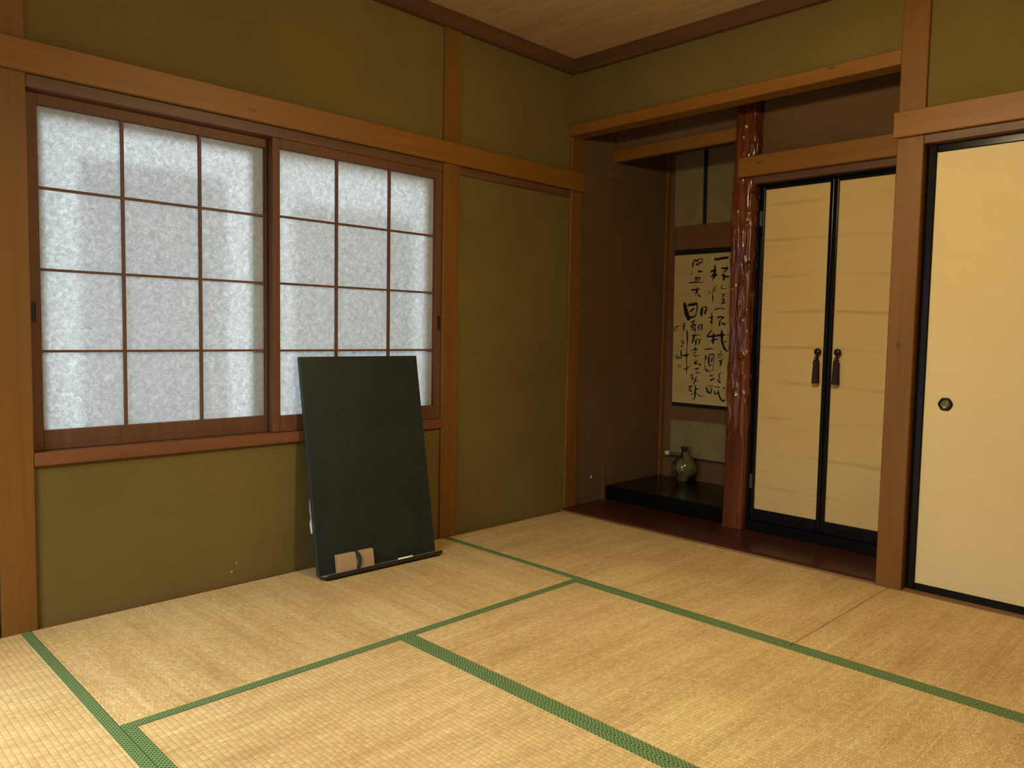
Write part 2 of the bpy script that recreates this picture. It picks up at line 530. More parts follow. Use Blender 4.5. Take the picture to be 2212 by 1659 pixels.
# alcove walls, brown plaster
b = bm_new()
add_box(b, -0.10, -0.012, 0.118, 1.06, -0.062, 2.44)
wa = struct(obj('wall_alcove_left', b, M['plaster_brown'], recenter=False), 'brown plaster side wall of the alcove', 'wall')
bb = bm_new()
add_lathe(bb, [(0.010, -0.001), (0.009, 0.0015), (0.004, 0.002)], (-0.012, 0.268, 0.163), 'x', 12, lambda a: 0.55 + 0.5 * abs(math.sin(a)))
c = part('plaster_chip', bb, M['white_chip'], wa); c['label'] = 'white chip low on the alcove side wall'
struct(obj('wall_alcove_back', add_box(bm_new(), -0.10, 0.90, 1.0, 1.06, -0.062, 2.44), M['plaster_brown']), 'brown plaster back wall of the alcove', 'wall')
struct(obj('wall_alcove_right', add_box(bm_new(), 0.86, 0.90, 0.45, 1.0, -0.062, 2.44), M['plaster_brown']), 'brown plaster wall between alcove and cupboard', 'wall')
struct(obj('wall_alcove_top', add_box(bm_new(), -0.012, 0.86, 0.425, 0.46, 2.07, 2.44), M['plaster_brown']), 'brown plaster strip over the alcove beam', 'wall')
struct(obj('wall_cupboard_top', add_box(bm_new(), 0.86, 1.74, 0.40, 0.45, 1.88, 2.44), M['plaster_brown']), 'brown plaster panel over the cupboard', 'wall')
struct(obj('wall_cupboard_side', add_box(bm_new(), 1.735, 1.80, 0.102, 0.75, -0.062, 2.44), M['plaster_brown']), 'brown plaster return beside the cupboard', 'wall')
struct(obj('ceiling_alcove', add_box(bm_new(), -0.10, 1.80, 0.09, 1.06, 2.44, 2.47), M['ceiling']), 'timber ceiling of the alcove', 'ceiling')

# posts
trim((-0.10, 0.0, -2.720, -2.618, -0.06, 2.44), 'post', 'tall timber post left of the paper window', 'post')
trim((-0.10, 0.0, -0.897, -0.798, -0.06, 2.44), 'post', 'timber post right of the paper window, behind the chalkboard', 'post')
trim((-0.10, 0.0, 0.020, 0.119, 0.012, 2.098), 'post', 'timber corner post where the alcove begins', 'post')
trim((1.722, 1.822, 0.0, 0.10, -0.06, 2.44), 'post', 'timber post between the cupboard and the sliding door', 'post')
# rails of the window wall
trim((-0.004, 0.020, Y0, 0.110, 1.805, 1.905), 'wood_y', 'long timber picture rail above the paper window', 'rail')
trim((-0.10, -0.005, WY0, WY1, 1.765, 1.806), 'brown_y', 'brown grooved head rail over the paper window', 'rail', 0.002)
trim((-0.10, -0.005, -0.798, 0.020, 1.765, 1.806), 'brown_y', 'narrow brown rail between window post and corner post', 'rail', 0.002)
trim((-0.10, 0.003, WY0, WY1, 0.545, 0.588), 'sill', 'timber sill under the paper window', 'sill', 0.002)
trim((-0.05, -0.001, -2.616, -0.899, -0.06, -0.001), 'sill', 'thin floor strip under the window wall', 'strip', 0.001)
trim((-0.05, -0.001, -0.796, 0.018, -0.06, -0.001), 'sill', 'thin floor strip between window post and corner post', 'strip', 0.001)
# back wall rails
trim((-0.012, 1.7215, 0.004, 0.10, 2.098, 2.156), 'wood_x', 'long timber beam across the top of the alcove opening', 'beam')
trim((1.712, X1, -0.022, -0.0005, 1.805, 1.905), 'wood_x', 'timber picture rail above the sliding door', 'rail')
trim((1.8225, X1, 0.001, 0.11, 1.772, 1.806), 'brown_x', 'brown grooved head rail over the sliding door', 'rail', 0.002)
trim((1.8225, X1, 0.002, 0.12, -0.06, 0.001), 'threshold', 'worn threshold under the sliding door', 'threshold', 0.001)
# cornices
trim((-0.05, 0.024, Y0, 0.031, 2.432, 2.508), 'cornice_y', 'dark cornice over the window wall', 'cornice', 0.004)
trim((0.020, X1, -0.004, 0.05, 2.432, 2.508), 'cornice_x', 'dark cornice over the alcove wall', 'cornice', 0.004)
# alcove timber
trim((-0.012, 1.722, 0.022, 0.43, -0.06, 0.015), 'red_board', 'dark red lacquered floor board in front of the alcove', 'board', 0.003)
trim((-0.012, 1.722, 0.003, 0.021, -0.06, 0.004), 'threshold', 'thin floor strip between mats and alcove board', 'strip', 0.001)
trim((-0.03, 0.86, 0.395, 0.43, 2.020, 2.087), 'wood_x', 'short timber beam across the alcove, left of the gnarled pillar', 'beam', 0.002)
trim((-0.05, -0.004, 0.372, 0.480, 1.913, 2.44), 'plaster_brown', 'stub of a post hanging under the alcove beam', 'post', 0.001)
trim((-0.05, -0.004, 0.372, 0.480, 0.014, 0.213), 'plaster_brown', 'stub of a post beside the black platform', 'post', 0.001)
trim((-0.05, -0.003, 0.958, 1.002, 0.0, 2.44), 'wood_z', 'thin post in the back corner of the alcove', 'post', 0.002)
trim((0.860, 1.736, 0.298, 0.334, 1.807, 1.905), 'wood_x', 'timber rail above the cupboard doors', 'rail', 0.003)
trim((0.925, 1.736, 0.334, 0.45, 1.774, 1.895), 'brown_x', 'brown head board right over the cupboard doors', 'rail', 0.002)

# ------------------------------------------------------------------ paper window: two sliding panels
def shoji(name, label, y0, y1, py0, py1, xf, xb, verts, pull_y):
    r = struct(thing(name, label, 'window', (xb, (y0 + y1) / 2, 0.589)))
    z0, z1, pz0, pz1 = 0.589, 1.768, 0.655, 1.728
    b = bm_new()
    add_box(b, xb, xf, y0, py0, z0, z1, 0.0015); add_box(b, xb, xf, py1, y1, z0, z1, 0.0015)
    add_box(b, xb, xf - 0.001, py0, py1, z0, pz0, 0.0015); add_box(b, xb, xf - 0.001, py0, py1, pz1, z1, 0.0015)
    part('frame', b, M['shoji_wood'], r)
    b = bm_new()
    for y in verts: add_box(b, xf - 0.019, xf - 0.006, y - 0.0048, y + 0.0048, pz0, pz1)
    for z in (0.9210, 1.1925, 1.4605): add_box(b, xf - 0.020, xf - 0.0075, py0, py1, z - 0.0042, z + 0.0042)
    part('lattice', b, M['shoji_wood'], r)
    part('paper_pane', add_box(bm_new(), xf - 0.0225, xf - 0.0215, py0 - 0.004, py1 + 0.004, pz0 - 0.004, pz1 + 0.004), M['paper'], r)
    b = bm_new()
    y, zc, hw, hz = pull_y, 1.051, 0.0062, 0.033
    for (a0, a1, c0, c1) in ((-hw, hw, hz - 0.003, hz), (-hw, hw, -hz, -hz + 0.003), (-hw, -hw + 0.0018, -hz, hz), (hw - 0.0018, hw, -hz, hz)):
        add_box(b, xf - 0.001, xf + 0.0015, y + a0, y + a1, zc + c0, zc + c1)
    add_box(b, xf - 0.001, xf + 0.0006, y - hw, y + hw, zc - hz, zc + hz)
    p = part('finger_pull', b, M['black_matte'], r); p['label'] = 'small black recessed finger pull'
    return r
shoji('window_1', 'left sliding panel of the paper window, not covered by the chalkboard', -2.616, -1.742, -2.576, -1.776, -0.052, -0.085, (-2.3125, -2.0375), -2.598)
shoji('window_2', 'right sliding panel of the paper window, behind the chalkboard', -1.7686, -0.899, -1.7355, -0.934, -0.012, -0.045, (-1.468, -1.196), -0.911)
# the outer sash behind the paper
r = struct(thing('window_3', 'outer metal framed glass sash behind the paper window', 'window', (-0.17, -1.757, 0.50)))
b = bm_new()
for (y0, y1, z0, z1) in ((-2.70, -2.548, 0.50, 1.85), (-1.0, -0.84, 0.50, 1.85), (-1.828, -1.745, 0.5, 1.85), (-2.62, -0.9, 0.50, 0.615), (-2.62, -0.9, 1.694, 1.85)):
    add_box(b, -0.16, -0.13, y0, y1, z0, z1)
part('frame', b, M['aluminium'], r)
part('pane', add_box(bm_new(), -0.152, -0.148, -2.62, -0.92, 0.58, 1.74), M['glass'], r)
for (y0, y1, z1) in ((-2.44, -1.925, 1.585), (-1.67, -1.075, 1.53)):  # added sheets, unseen: dim the middle of each pane, leave bright margins
    part('dimmer_sheet', add_box(bm_new(), -0.147, -0.1465, y0, y1, 0.61, z1), M['dimmer_sheet'], r)
b = bm_new()
add_box(b, -0.17, -0.10, -2.80, -2.615, 0.40, 1.95); add_box(b, -0.17, -0.10, -0.90, -0.70, 0.40, 1.95)
add_box(b, -0.17, -0.10, -2.70, -0.80, 0.40, 0.55); add_box(b, -0.17, -0.10, -2.70, -0.80, 1.80, 1.95)
part('lining', b, M['shoji_wood'], r)

# ------------------------------------------------------------------ black framed doors
def pull(b_parent, x, y, z, R=0.026):
    b = bm_new()
    lob = lambda a: 1.0 + 0.035 * math.cos(6 * a)
    add_lathe(b, [(R * 0.62, 0.0), (R * 0.66, -0.004), (R * 0.80, -0.0045), (R * 0.86, -0.003), (R * 0.93, -0.005), (R, -0.003), (R, 0.002)], (x, y, z), 'y', 60, lob)
    h = part('pull', b, M['black'], b_parent, True); h['label'] = 'round black lobed pull with a bronze dish'
    d = bm_new()
    add_lathe(d, [(0.001, -0.0012), (R * 0.45, -0.0012), (R * 0.60, -0.0022), (R * 0.64, -0.0042), (R * 0.64, 0.0)], (x, y, z), 'y', 40)
    part('dish', d, M['pull'], h, True)
    return h

def fusuma(name, label, x0, x1, yf, pull_x):
    r = struct(thing(name, label, 'door', ((x0 + x1) / 2, yf + 0.012, 0.0)))
    z0, z1, fw = 0.0015, 1.773, 0.031
    b = bm_new()
    add_box(b, x0, x0 + fw, yf, yf + 0.024, z0, z1, 0.004, 2); add_box(b, x1 - fw, x1, yf, yf + 0.024, z0, z1, 0.004, 2)
    add_box(b, x0 + fw, x1 - fw, yf + 0.0015, yf + 0.022, z0, z0 + 0.029, 0.003); add_box(b, x0 + fw, x1 - fw, yf + 0.0015, yf + 0.022, z1 - 0.032, z1, 0.003)
    part('frame', b, M['black'], r)
    part('panel', add_box(bm_new(), x0 + fw - 0.004, x1 - fw + 0.004, yf + 0.008, yf + 0.018, z0 + 0.02, z1 - 0.02), M['fusuma_cloth'], r)
    pull(r, pull_x, yf + 0.008, 0.761)
    return r
fusuma('door_1', 'pale sliding door with black lacquer frame right of the timber post', 1.8265, 2.715, 0.045, 1.934)
fusuma('door_2', 'second pale sliding door, right of the first', 2.690, X1, 0.078, 3.48)
# dark door beyond the left post, edge just in view
r = struct(thing('door_3', 'black edged door just left of the window post', 'door', (-0.04, -3.15, 0.0)))
b = bm_new()
add_box(b, -0.05, -0.022, -2.79, -2.7205, 0.0, 1.80, 0.001); add_box(b, -0.05, -0.022, Y0, Y0 + 0.04, 0.0, 1.80, 0.003)
add_box(b, -0.05, -0.022, Y0, -2.722, 0.0, 0.04, 0.003); add_box(b, -0.05, -0.022, Y0, -2.722, 1.76, 1.80, 0.003)
part('frame', b, M['black'], r)
part('panel', add_box(bm_new(), -0.045, -0.030, Y0 + 0.03, -2.76, 0.03, 1.77), M['fusuma_cloth'], r)

# ------------------------------------------------------------------ tatami mats
def mat_thing(label, x0, x1, y0, y1, along, sides=(-1, 1)):
    """along = 'x' or 'y': direction of the long side and of the two cloth borders"""
    cx, cy = (x0 + x1) / 2, (y0 + y1) / 2
    g = 0.0012
    Lh = ((x1 - x0) if along == 'x' else (y1 - y0)) / 2 - g
    Wh = ((y1 - y0) if along == 'x' else (x1 - x0)) / 2 - g
    t = thing('tatami_mat', label, 'mat', (cx, cy, -0.0615), 'tatami mats on the floor')
    if along == 'y': t.rotation_euler = (0, 0, PI / 2)
    b = add_box(bm_new(), -Lh, Lh, -Wh + (0.012 if -1 in sides else 0), Wh - (0.012 if 1 in sides else 0), 0.0, 0.0615, 0.0025, 2)
    lpart('rush_surface', b, M['tatami'], t)
    for sgn in sides:
        bb = bm_new()
        a, c = sorted((sgn * (Wh - 0.0305), sgn * Wh))
        add_box(bb, -Lh, Lh, a, c, 0.0005, 0.0627, 0.0018, 2)
        lpart('border', bb, M['border'], t)
    return t
mat_thing('straw mat along the window wall, under the chalkboard', 0.0, 0.873, -2.640, -0.875, 'y', (-1,))
mat_thing('straw mat along the front of the alcove, up to the corner post', 0.0, 1.772, -0.875, 0.0, 'x', (-1,))
mat_thing('straw mat in front of the pale sliding door', 1.772, 3.545, -0.875, 0.0, 'x', (-1,))
mat_thing('straw mat in the middle, between the alcove mat and the nearest mat', 0.873, 2.645, -1.757, -0.875, 'x')
mat_thing('straw mat at the bottom middle of the photo, nearest in the centre', 0.873, 2.645, -2.640, -1.757, 'x')
mat_thing('straw mat at the bottom left corner, by the left window post', 0.0, 1.772, -3.522, -2.640, 'x')
mat_thing('straw mat in the near right corner of the room, in front of the doorway', 1.772, 3.545, -3.522, -2.640, 'x')
mat_thing('straw mat along the wall opposite the window', 2.645, 3.545, -2.640, -0.875, 'y')

# ------------------------------------------------------------------ gnarled alcove pillar
def pillar():
    n, rows, z0, z1 = 150, 620, 0.015, 2.44
    cx, cy, hw = 0.8735, 0.3885, 0.0585
    rng = random.Random(23)
    bumps = [(rng.uniform(PI, 2.2 * PI), rng.uniform(0.60, 2.4), rng.uniform(0.004, 0.009), rng.uniform(0.003, 0.009)) for _ in range(150)]
    bumps += [(rng.uniform(0, PI), rng.uniform(0.60, 2.4), rng.uniform(0.005, 0.010), rng.uniform(0.003, 0.008)) for _ in range(50)]
    veins = []
    for _ in range(64):
        ln = rng.uniform(0.10, 0.36)
        veins.append((rng.uniform(0, 2 * PI), rng.uniform(0.66, 2.35), ln, rng.uniform(0.05, 0.22), rng.uniform(9, 24), rng.uniform(0, 6), rng.choice((-1.5, 1, 1)) * rng.uniform(0.0022, 0.0052), rng.uniform(0.0026, 0.0046)))
    b = bm_new()
    rings = []
    cs = [(2 * PI * i / n, math.cos(2 * PI * i / n), math.sin(2 * PI * i / n)) for i in range(n)]
    base = [hw / (abs(ca) ** 5 + abs(sa) ** 5) ** 0.2 for _, ca, sa in cs]
    for j in range(rows + 1):
        z = z0 + (z1 - z0) * j / rows
        bl = [(q[0], (z - q[1]) / 1.6, q[2], q[3]) for q in bumps if abs(z - q[1]) < 5.0 * q[2]]
        vl = []
        for (va, vz, ln, amp, fr, ph, vh, vw) in veins:
            dz = abs(z - vz)
            if dz < ln: vl.append((va + amp * math.sin(fr * z + ph) + 0.4 * amp * math.sin(2.3 * fr * z), vh * (1 - (dz / ln) ** 2), vw))
        top = min(1.0, max(0.0, (z - 0.50) / 0.06))
        sway = 0.0035 * math.sin(z * 3.1)
        ring = []
        for i, (a, ca, sa) in enumerate(cs):
            r = base[i] * (0.985 + 0.02 * math.sin(a * 2 + z * 4))
            d = 0.0
            if top > 0:
                for (ba, dz, bs, bh) in bl:
                    da = ((a - ba + PI) % (2 * PI) - PI) * hw
                    q = (da * da + dz * dz) / (2 * bs * bs)
                    if q < 8: d += bh * math.exp(-q)
                for (pa, vh, vw) in vl:
                    da = ((a - pa + PI) % (2 * PI) - PI) * hw / vw
                    if abs(da) < 3: d += vh * math.exp(-da * da)
                d += 0.0016 * math.sin(a * 9 + 3 * math.sin(z * 7))
                r += d * top
            x, y = r * ca, r * sa
            # planed arch at the foot: the front is sliced back under a rounded top
            arch = 0.53 - 0.12 * (abs(x) / hw) ** 2.2
            if z < arch: y = max(y, -hw + 0.0060)
            ring.append(b.verts.new((cx + x + sway, cy + y, z)))
        rings.append(ring)
    for p, q in zip(rings, rings[1:]):
        for i in range(n):
            k = (i + 1) % n
            b.faces.new((p[i], p[k], q[k], q[i]))
    b.faces.new(rings[0][::-1]); b.faces.new(rings[-1])
    o = obj('alcove_pillar', b, M['pillar'], smooth=True)
    return tag(o, 'gnarled red-brown lacquered log pillar between the hanging scroll and the cupboard', 'pillar')
pillar()

# ------------------------------------------------------------------ alcove platform, scroll, vase
t = thing('alcove_platform', 'raised glossy black platform on the alcove floor, under the vase', 'platform', (0.40, 0.70, 0.0155))
part('front_rail', add_box(bm_new(), -0.003, 0.845, 0.391, 0.500, 0.0155, 0.1005, 0.011, 3), M['black'], t, False)
part('deck', add_box(bm_new(), -0.003, 0.858, 0.4995, 0.957, 0.0155, 0.0985), M['black'], t)

t = thing('hanging_scroll', 'long hanging scroll with black brush writing on the alcove back wall', 'scroll', (0.38, 0.985, 0.23))
YS = 0.975
xl = lambda z: 0.0405 + (2.15 - z) * 0.0135
W_ = 0.655
def band(z0, z1, y0, y1, i0=0.0, i1=0.0):
    return add_prism(bm_new(), [(xl(z0) + i0, z0), (xl(z0) + W_ - i1, z0), (xl(z1) + W_ - i1, z1), (xl(z1) + i0, z1)], y0, y1)
part('upper_cloth', band(1.702, 2.16, YS + 0.001, YS + 0.003), M['silk_grey'], t)
part('border_cloth', band(0.469, 1.703, YS + 0.0005, YS + 0.003), M['silk_brown'], t)
part('lower_cloth', band(0.250, 0.470, YS + 0.001, YS + 0.003), M['silk_grey'], t)
for zz in ((1.517, 1.552), (0.557, 0.582)):
    part('brocade_strip', band(*zz, YS - 0.0003, YS + 0.0008, 0.008, 0.008), M['brocade'], t)
for x in (0.262, 0.484):
    bb = add_prism(bm_new(), [(x - 0.009, 1.700), (x + 0.017, 1.701), (x + 0.012, 2.155), (x - 0.014, 2.155)], YS - 0.003, YS - 0.0015)
    part('hanging_band', bb, M['brocade'], t)
pp = part('calligraphy_paper', band(0.581, 1.518, YS - 0.0008, YS + 0.0008, 0.0085, 0.0085), M['scroll_paper'], t)
b = bm_new()
add_lathe(b, [(0.0125, 0.0), (0.0125, W_)], (xl(0.245), YS, 0.2455), 'x', 18)
rl = part('roller', b, M['silk_grey'], t, True)
for x0, x1 in ((xl(0.245) - 0.034, xl(0.245) + 0.0), (xl(0.245) + W_, xl(0.245) + W_ + 0.034)):
    b = bm_new()
    add_lathe(b, [(0.004, 0.0), (0.0125, 0.002), (0.0145, 0.006), (0.0145, 0.028), (0.0125, 0.032), (0.004, 0.034)], (x0, YS, 0.2455), 'x', 18)
    part('roller_end', b, M['ivory'], rl, True)

def catmull(pts, n=5):
    out = []
    for i in range(len(pts) - 1):
        p0, p1, p2, p3 = pts[max(i - 1, 0)], pts[i], pts[i + 1], pts[min(i + 2, len(pts) - 1)]
        for k in range(n):
            u = k / n
            out.append(tuple(0.5 * (2 * p1[c] + (p2[c] - p0[c]) * u + (2 * p0[c] - 5 * p1[c] + 4 * p2[c] - p3[c]) * u * u + (3 * p1[c] - p0[c] - 3 * p2[c] + p3[c]) * u ** 3) for c in range(3)))
    out.append(pts[-1])
    return out
INK=[[(0.3486,1.4821,0.00791),(0.366,1.4786,0.00717),(0.3887,1.4833,0.00743),(0.417,1.4853,0.00712),(0.4367,1.4862,0.00639)],
[(0.3487,1.4426,0.00576),(0.349,1.4222,0.00648),(0.3489,1.4018,0.00864),(0.3455,1.3789,0.00936),(0.3403,1.3638,0.00433),(0.3351,1.3486,0.00173)],
[(0.3244,1.4059,0.0065),(0.337,1.4112,0.00649),(0.3572,1.4121,0.00503)],
[(0.3226,1.3696,0.00174),(0.3324,1.3807,0.00577),(0.3438,1.3854,0.00865),(0.3641,1.3828,0.00575)],
[(0.3974,1.4238,0.006),(0.4139,1.4223,0.00599),(0.4351,1.4229,0.00597),(0.4257,1.4112,0.00427),(0.4106,1.3992,0.00357)],
[(0.4054,1.3868,0.00571),(0.4136,1.3738,0.00856),(0.4122,1.3587,0.00713),(0.4097,1.3507,0.005)],
[(0.393,1.3759,0.00114),(0.4054,1.3868,0.00428)],
[(0.4243,1.3747,0.0057),(0.4357,1.371,0.00597),(0.4498,1.3719,0.00284)],
[(0.3643,1.3191,0.00115),(0.3527,1.3071,0.00288),(0.341,1.2951,0.00318)],
[(0.3612,1.2946,0.00173),(0.352,1.288,0.00317),(0.3392,1.2819,0.00202),(0.3374,1.2691,0.00173),(0.3419,1.2485,0.00433),(0.3425,1.2202,0.00173)],
[(0.3181,1.2849,0.00261),(0.3154,1.2773,0.00319),(0.3128,1.2701,0.00174)],
[(0.4036,1.324,0.00143),(0.4007,1.3121,0.00286),(0.4012,1.3007,0.00286),(0.4132,1.2991,0.002),(0.4316,1.2994,0.00199)],
[(0.4036,1.2676,0.00315),(0.409,1.2624,0.00372),(0.4139,1.2661,0.00214)],
[(0.4298,1.2726,0.00142),(0.4176,1.2597,0.00314),(0.4102,1.2459,0.00286),(0.4079,1.232,0.00229)],
[(0.408,1.2289,0.00257),(0.4248,1.2347,0.00314),(0.4134,1.2217,0.00343),(0.4048,1.2091,0.00429),(0.4152,1.2128,0.004),(0.4274,1.2144,0.00399)],
[(0.3575,1.1718,0.00404),(0.3723,1.1768,0.00345),(0.3923,1.1802,0.00258),(0.4095,1.179,0.00286),(0.4252,1.1764,0.00314)],
[(0.1978,1.4771,0.00382),(0.1936,1.4604,0.00559),(0.1919,1.4417,0.00442)],
[(0.2027,1.4829,0.00441),(0.2133,1.4789,0.00616),(0.2268,1.479,0.00586),(0.231,1.4858,0.00293),(0.2488,1.4882,0.00292),(0.2602,1.486,0.00262),(0.2583,1.474,0.00321),(0.2527,1.4647,0.00408),(0.2319,1.4624,0.00322),(0.2157,1.4562,0.00323),(0.2234,1.4512,0.00381),(0.2411,1.456,0.00234)],
[(0.1932,1.4396,0.00088),(0.1885,1.4189,0.00088),(0.1839,1.3956,0.00118)],
[(0.1773,1.3948,0.00266),(0.1879,1.3964,0.00236)],
[(0.2301,1.4176,0.00293),(0.2384,1.4116,0.00585),(0.2489,1.4098,0.00614),(0.2643,1.4118,0.00175)],
[(0.2142,1.3782,0.00294),(0.2147,1.3657,0.00323),(0.2146,1.3521,0.00323)],
[(0.216,1.3709,0.00411),(0.2309,1.3724,0.0044),(0.2445,1.3693,0.0041),(0.242,1.3569,0.00293),(0.224,1.3581,0.00323)],
[(0.2236,1.368,0.00323),(0.2247,1.3549,0.00323)],
[(0.1687,1.3398,0.00325),(0.1884,1.3436,0.00354),(0.2155,1.3448,0.00411),(0.2426,1.3419,0.00263),(0.2708,1.343,0.00204)],
[(0.187,1.2991,0.00443),(0.2053,1.2965,0.0053),(0.2262,1.3002,0.0044),(0.2516,1.3011,0.00263)],
[(0.2311,1.3144,0.00264),(0.2308,1.2975,0.00557),(0.2274,1.2845,0.00661),(0.2266,1.2746,0.0044)],
[(0.203,1.2778,0.00147),(0.2211,1.2789,0.00294),(0.2344,1.2823,0.00264)],
[(0.2237,1.2716,0.00147),(0.2192,1.2633,0.00382)],
[(0.237,1.2692,0.00293),(0.2458,1.2594,0.00586),(0.2556,1.2532,0.00292)],
[(0.1408,1.2131,0.00818),(0.1452,1.194,0.0122),(0.1523,1.1675,0.01338),(0.1626,1.1411,0.0141),(0.1758,1.1146,0.0126)],
[(0.1491,1.1558,0.01011),(0.1571,1.1389,0.00951),(0.1698,1.1272,0.00831),(0.1919,1.1251,0.0071),(0.2135,1.1303,0.00531),(0.224,1.1387,0.00377),(0.2283,1.1533,0.00306),(0.2308,1.17,0.00329)],
[(0.2329,1.167,0.00411),(0.2341,1.1905,0.00441),(0.2303,1.2114,0.00529)],
[(0.1671,1.1985,0.00593),(0.1846,1.2047,0.00769),(0.2058,1.2044,0.00855),(0.2321,1.2119,0.00587)],
[(0.163,1.2097,0.00089),(0.1932,1.2166,0.00148),(0.2325,1.2166,0.00176)],
[(0.1743,1.1555,0.00148),(0.1891,1.166,0.00562),(0.2039,1.1751,0.0059),(0.2157,1.1828,0.00265)],
[(0.2695,1.1862,0.00511),(0.2667,1.1668,0.00848),(0.2639,1.146,0.00878)],
[(0.2647,1.1698,0.00702),(0.2655,1.1511,0.00702),(0.2657,1.1319,0.00527)],
[(0.2753,1.1888,0.00204),(0.2901,1.1904,0.0035),(0.2991,1.1847,0.00495),(0.2969,1.1666,0.00524),(0.2933,1.1459,0.00495)],
[(0.2951,1.1696,0.00466),(0.2937,1.1572,0.00489),(0.2913,1.1443,0.0028)],
[(0.2791,1.1672,0.00233),(0.2866,1.1661,0.00233)],
[(0.2812,1.1532,0.00263),(0.2959,1.1541,0.00233)],
[(0.3347,1.1573,0.00208),(0.337,1.1404,0.00324),(0.3396,1.1219,0.00486),(0.3399,1.1033,0.0044),(0.341,1.0864,0.00463)],
[(0.3399,1.0848,0.00162),(0.3348,1.0662,0.0007)],
[(0.318,1.125,0.00232),(0.3303,1.1223,0.00464),(0.3418,1.1256,0.00463),(0.3513,1.1322,0.00208)],
[(0.3257,1.0913,0.00139),(0.3324,1.0982,0.00464),(0.3393,1.1013,0.00289)],
[(0.3796,1.1198,0.00483),(0.388,1.127,0.00483),(0.404,1.128,0.00436),(0.4212,1.1255,0.00412),(0.4113,1.1178,0.00389),(0.3992,1.1066,0.00252)],
[(0.3954,1.1039,0.00367),(0.3953,1.0892,0.00528),(0.3929,1.0732,0.0046)],
[(0.4099,1.0943,0.00287),(0.4194,1.0852,0.00595),(0.4298,1.0832,0.00514),(0.4397,1.0884,0.00137)],
[(0.3443,1.0502,0.00139),(0.3359,1.0393,0.00441),(0.3247,1.0258,0.00418),(0.3139,1.0132,0.00466),(0.3149,1.0059,0.00489),(0.3325,1.0072,0.00557),(0.3649,1.0113,0.00578),(0.3925,1.015,0.00598),(0.4131,1.0162,0.00688),(0.4358,1.0185,0.00274)],
[(0.3554,1.0293,0.00254),(0.3556,1.0128,0.00763),(0.3545,0.9942,0.00694),(0.3542,0.9777,0.00579),(0.3542,0.9649,0.00533)],
[(0.3365,0.9777,0.00209),(0.3498,0.9828,0.00533),(0.3659,0.9882,0.00462),(0.3955,0.9966,0.00092)],
[(0.4095,1.0488,0.00172),(0.4119,1.0341,0.00688),(0.4136,1.0137,0.0094),(0.4146,0.9892,0.0086),(0.4202,0.9648,0.00757),(0.4302,0.9425,0.00756),(0.4417,0.9275,0.00663),(0.451,0.9207,0.00388),(0.4601,0.9193,0.00182)],
[(0.4326,0.9728,0.0016),(0.4386,0.977,0.0048),(0.4445,0.982,0.00183)],
[(0.4519,1.022,0.00319),(0.4556,1.0201,0.00365)],
[(0.2962,0.9231,0.0021),(0.3098,0.9277,0.0035),(0.3308,0.9306,0.00372),(0.3472,0.9316,0.00325),(0.3601,0.9287,0.00185)],
[(0.4129,0.9185,0.00299),(0.4108,0.9133,0.00368),(0.4065,0.9066,0.00138)],
[(0.3829,0.8968,0.00138),(0.4018,0.8974,0.00322),(0.4269,0.8983,0.00206)],
[(0.3942,0.885,0.00207),(0.3923,0.8753,0.00369)],
[(0.4028,0.8827,0.00253),(0.409,0.8776,0.00253)],
[(0.4226,0.8805,0.00161),(0.4165,0.8735,0.00207)],
[(0.4263,0.8692,0.00321),(0.4304,0.8689,0.00275)],
[(0.3961,0.8547,0.00323),(0.4056,0.8596,0.00414),(0.417,0.8607,0.00459),(0.4148,0.8483,0.00632),(0.4112,0.8348,0.00483),(0.4092,0.8261,0.00276)],
[(0.3055,0.8855,0.00677),(0.307,0.8762,0.00642),(0.307,0.8647,0.00467)],
[(0.3021,0.8698,0.00164),(0.3018,0.8405,0.00164),(0.3042,0.8156,0.00257),(0.3095,0.8002,0.0042),(0.3186,0.7929,0.00397),(0.3339,0.7924,0.00233),(0.3618,0.7964,0.00116)],
[(0.3101,0.7987,0.00234),(0.3289,0.8011,0.00163)],
[(0.3271,0.8946,0.00209),(0.3415,0.8965,0.00348),(0.3601,0.8978,0.00394),(0.3636,0.8803,0.00278),(0.3624,0.8534,0.00255),(0.3602,0.8264,0.00209),(0.3606,0.7984,0.00209)],
[(0.3312,0.8916,0.00349),(0.3289,0.8708,0.00582),(0.329,0.8458,0.00605),(0.3304,0.8344,0.00256)],
[(0.3519,0.882,0.00301),(0.3509,0.8674,0.00441),(0.3468,0.8528,0.00395),(0.3447,0.8454,0.00116)],
[(0.3288,0.8323,0.00233),(0.3361,0.827,0.00465),(0.3486,0.835,0.00232)],
[(0.3351,0.7612,0.00186),(0.3453,0.7701,0.00256),(0.3491,0.7636,0.00418),(0.3626,0.7652,0.00186)],
[(0.3685,0.776,0.00208),(0.3647,0.7702,0.00162)],
[(0.3436,0.7383,0.00419),(0.3513,0.7377,0.00534),(0.3604,0.7439,0.00487),(0.3719,0.7491,0.00324)],
[(0.4188,0.7924,0.00092),(0.4109,0.7833,0.00276),(0.4027,0.7716,0.003),(0.4038,0.7613,0.00392),(0.4081,0.7502,0.003),(0.4091,0.7441,0.00161)],
[(0.3888,0.7322,0.00162),(0.3976,0.7435,0.00277),(0.4025,0.7345,0.00415),(0.4097,0.7272,0.00507),(0.416,0.7255,0.00345)],
[(0.3282,0.6989,0.00163),(0.3446,0.7005,0.00233),(0.3643,0.7042,0.00209)],
[(0.3166,0.6925,0.00374),(0.32,0.6785,0.00561),(0.3283,0.6644,0.0063),(0.3416,0.6574,0.00582),(0.3531,0.6619,0.00395),(0.3561,0.6767,0.00325),(0.3567,0.6913,0.00186)],
[(0.3308,0.6809,0.00187),(0.3479,0.6886,0.00186)],
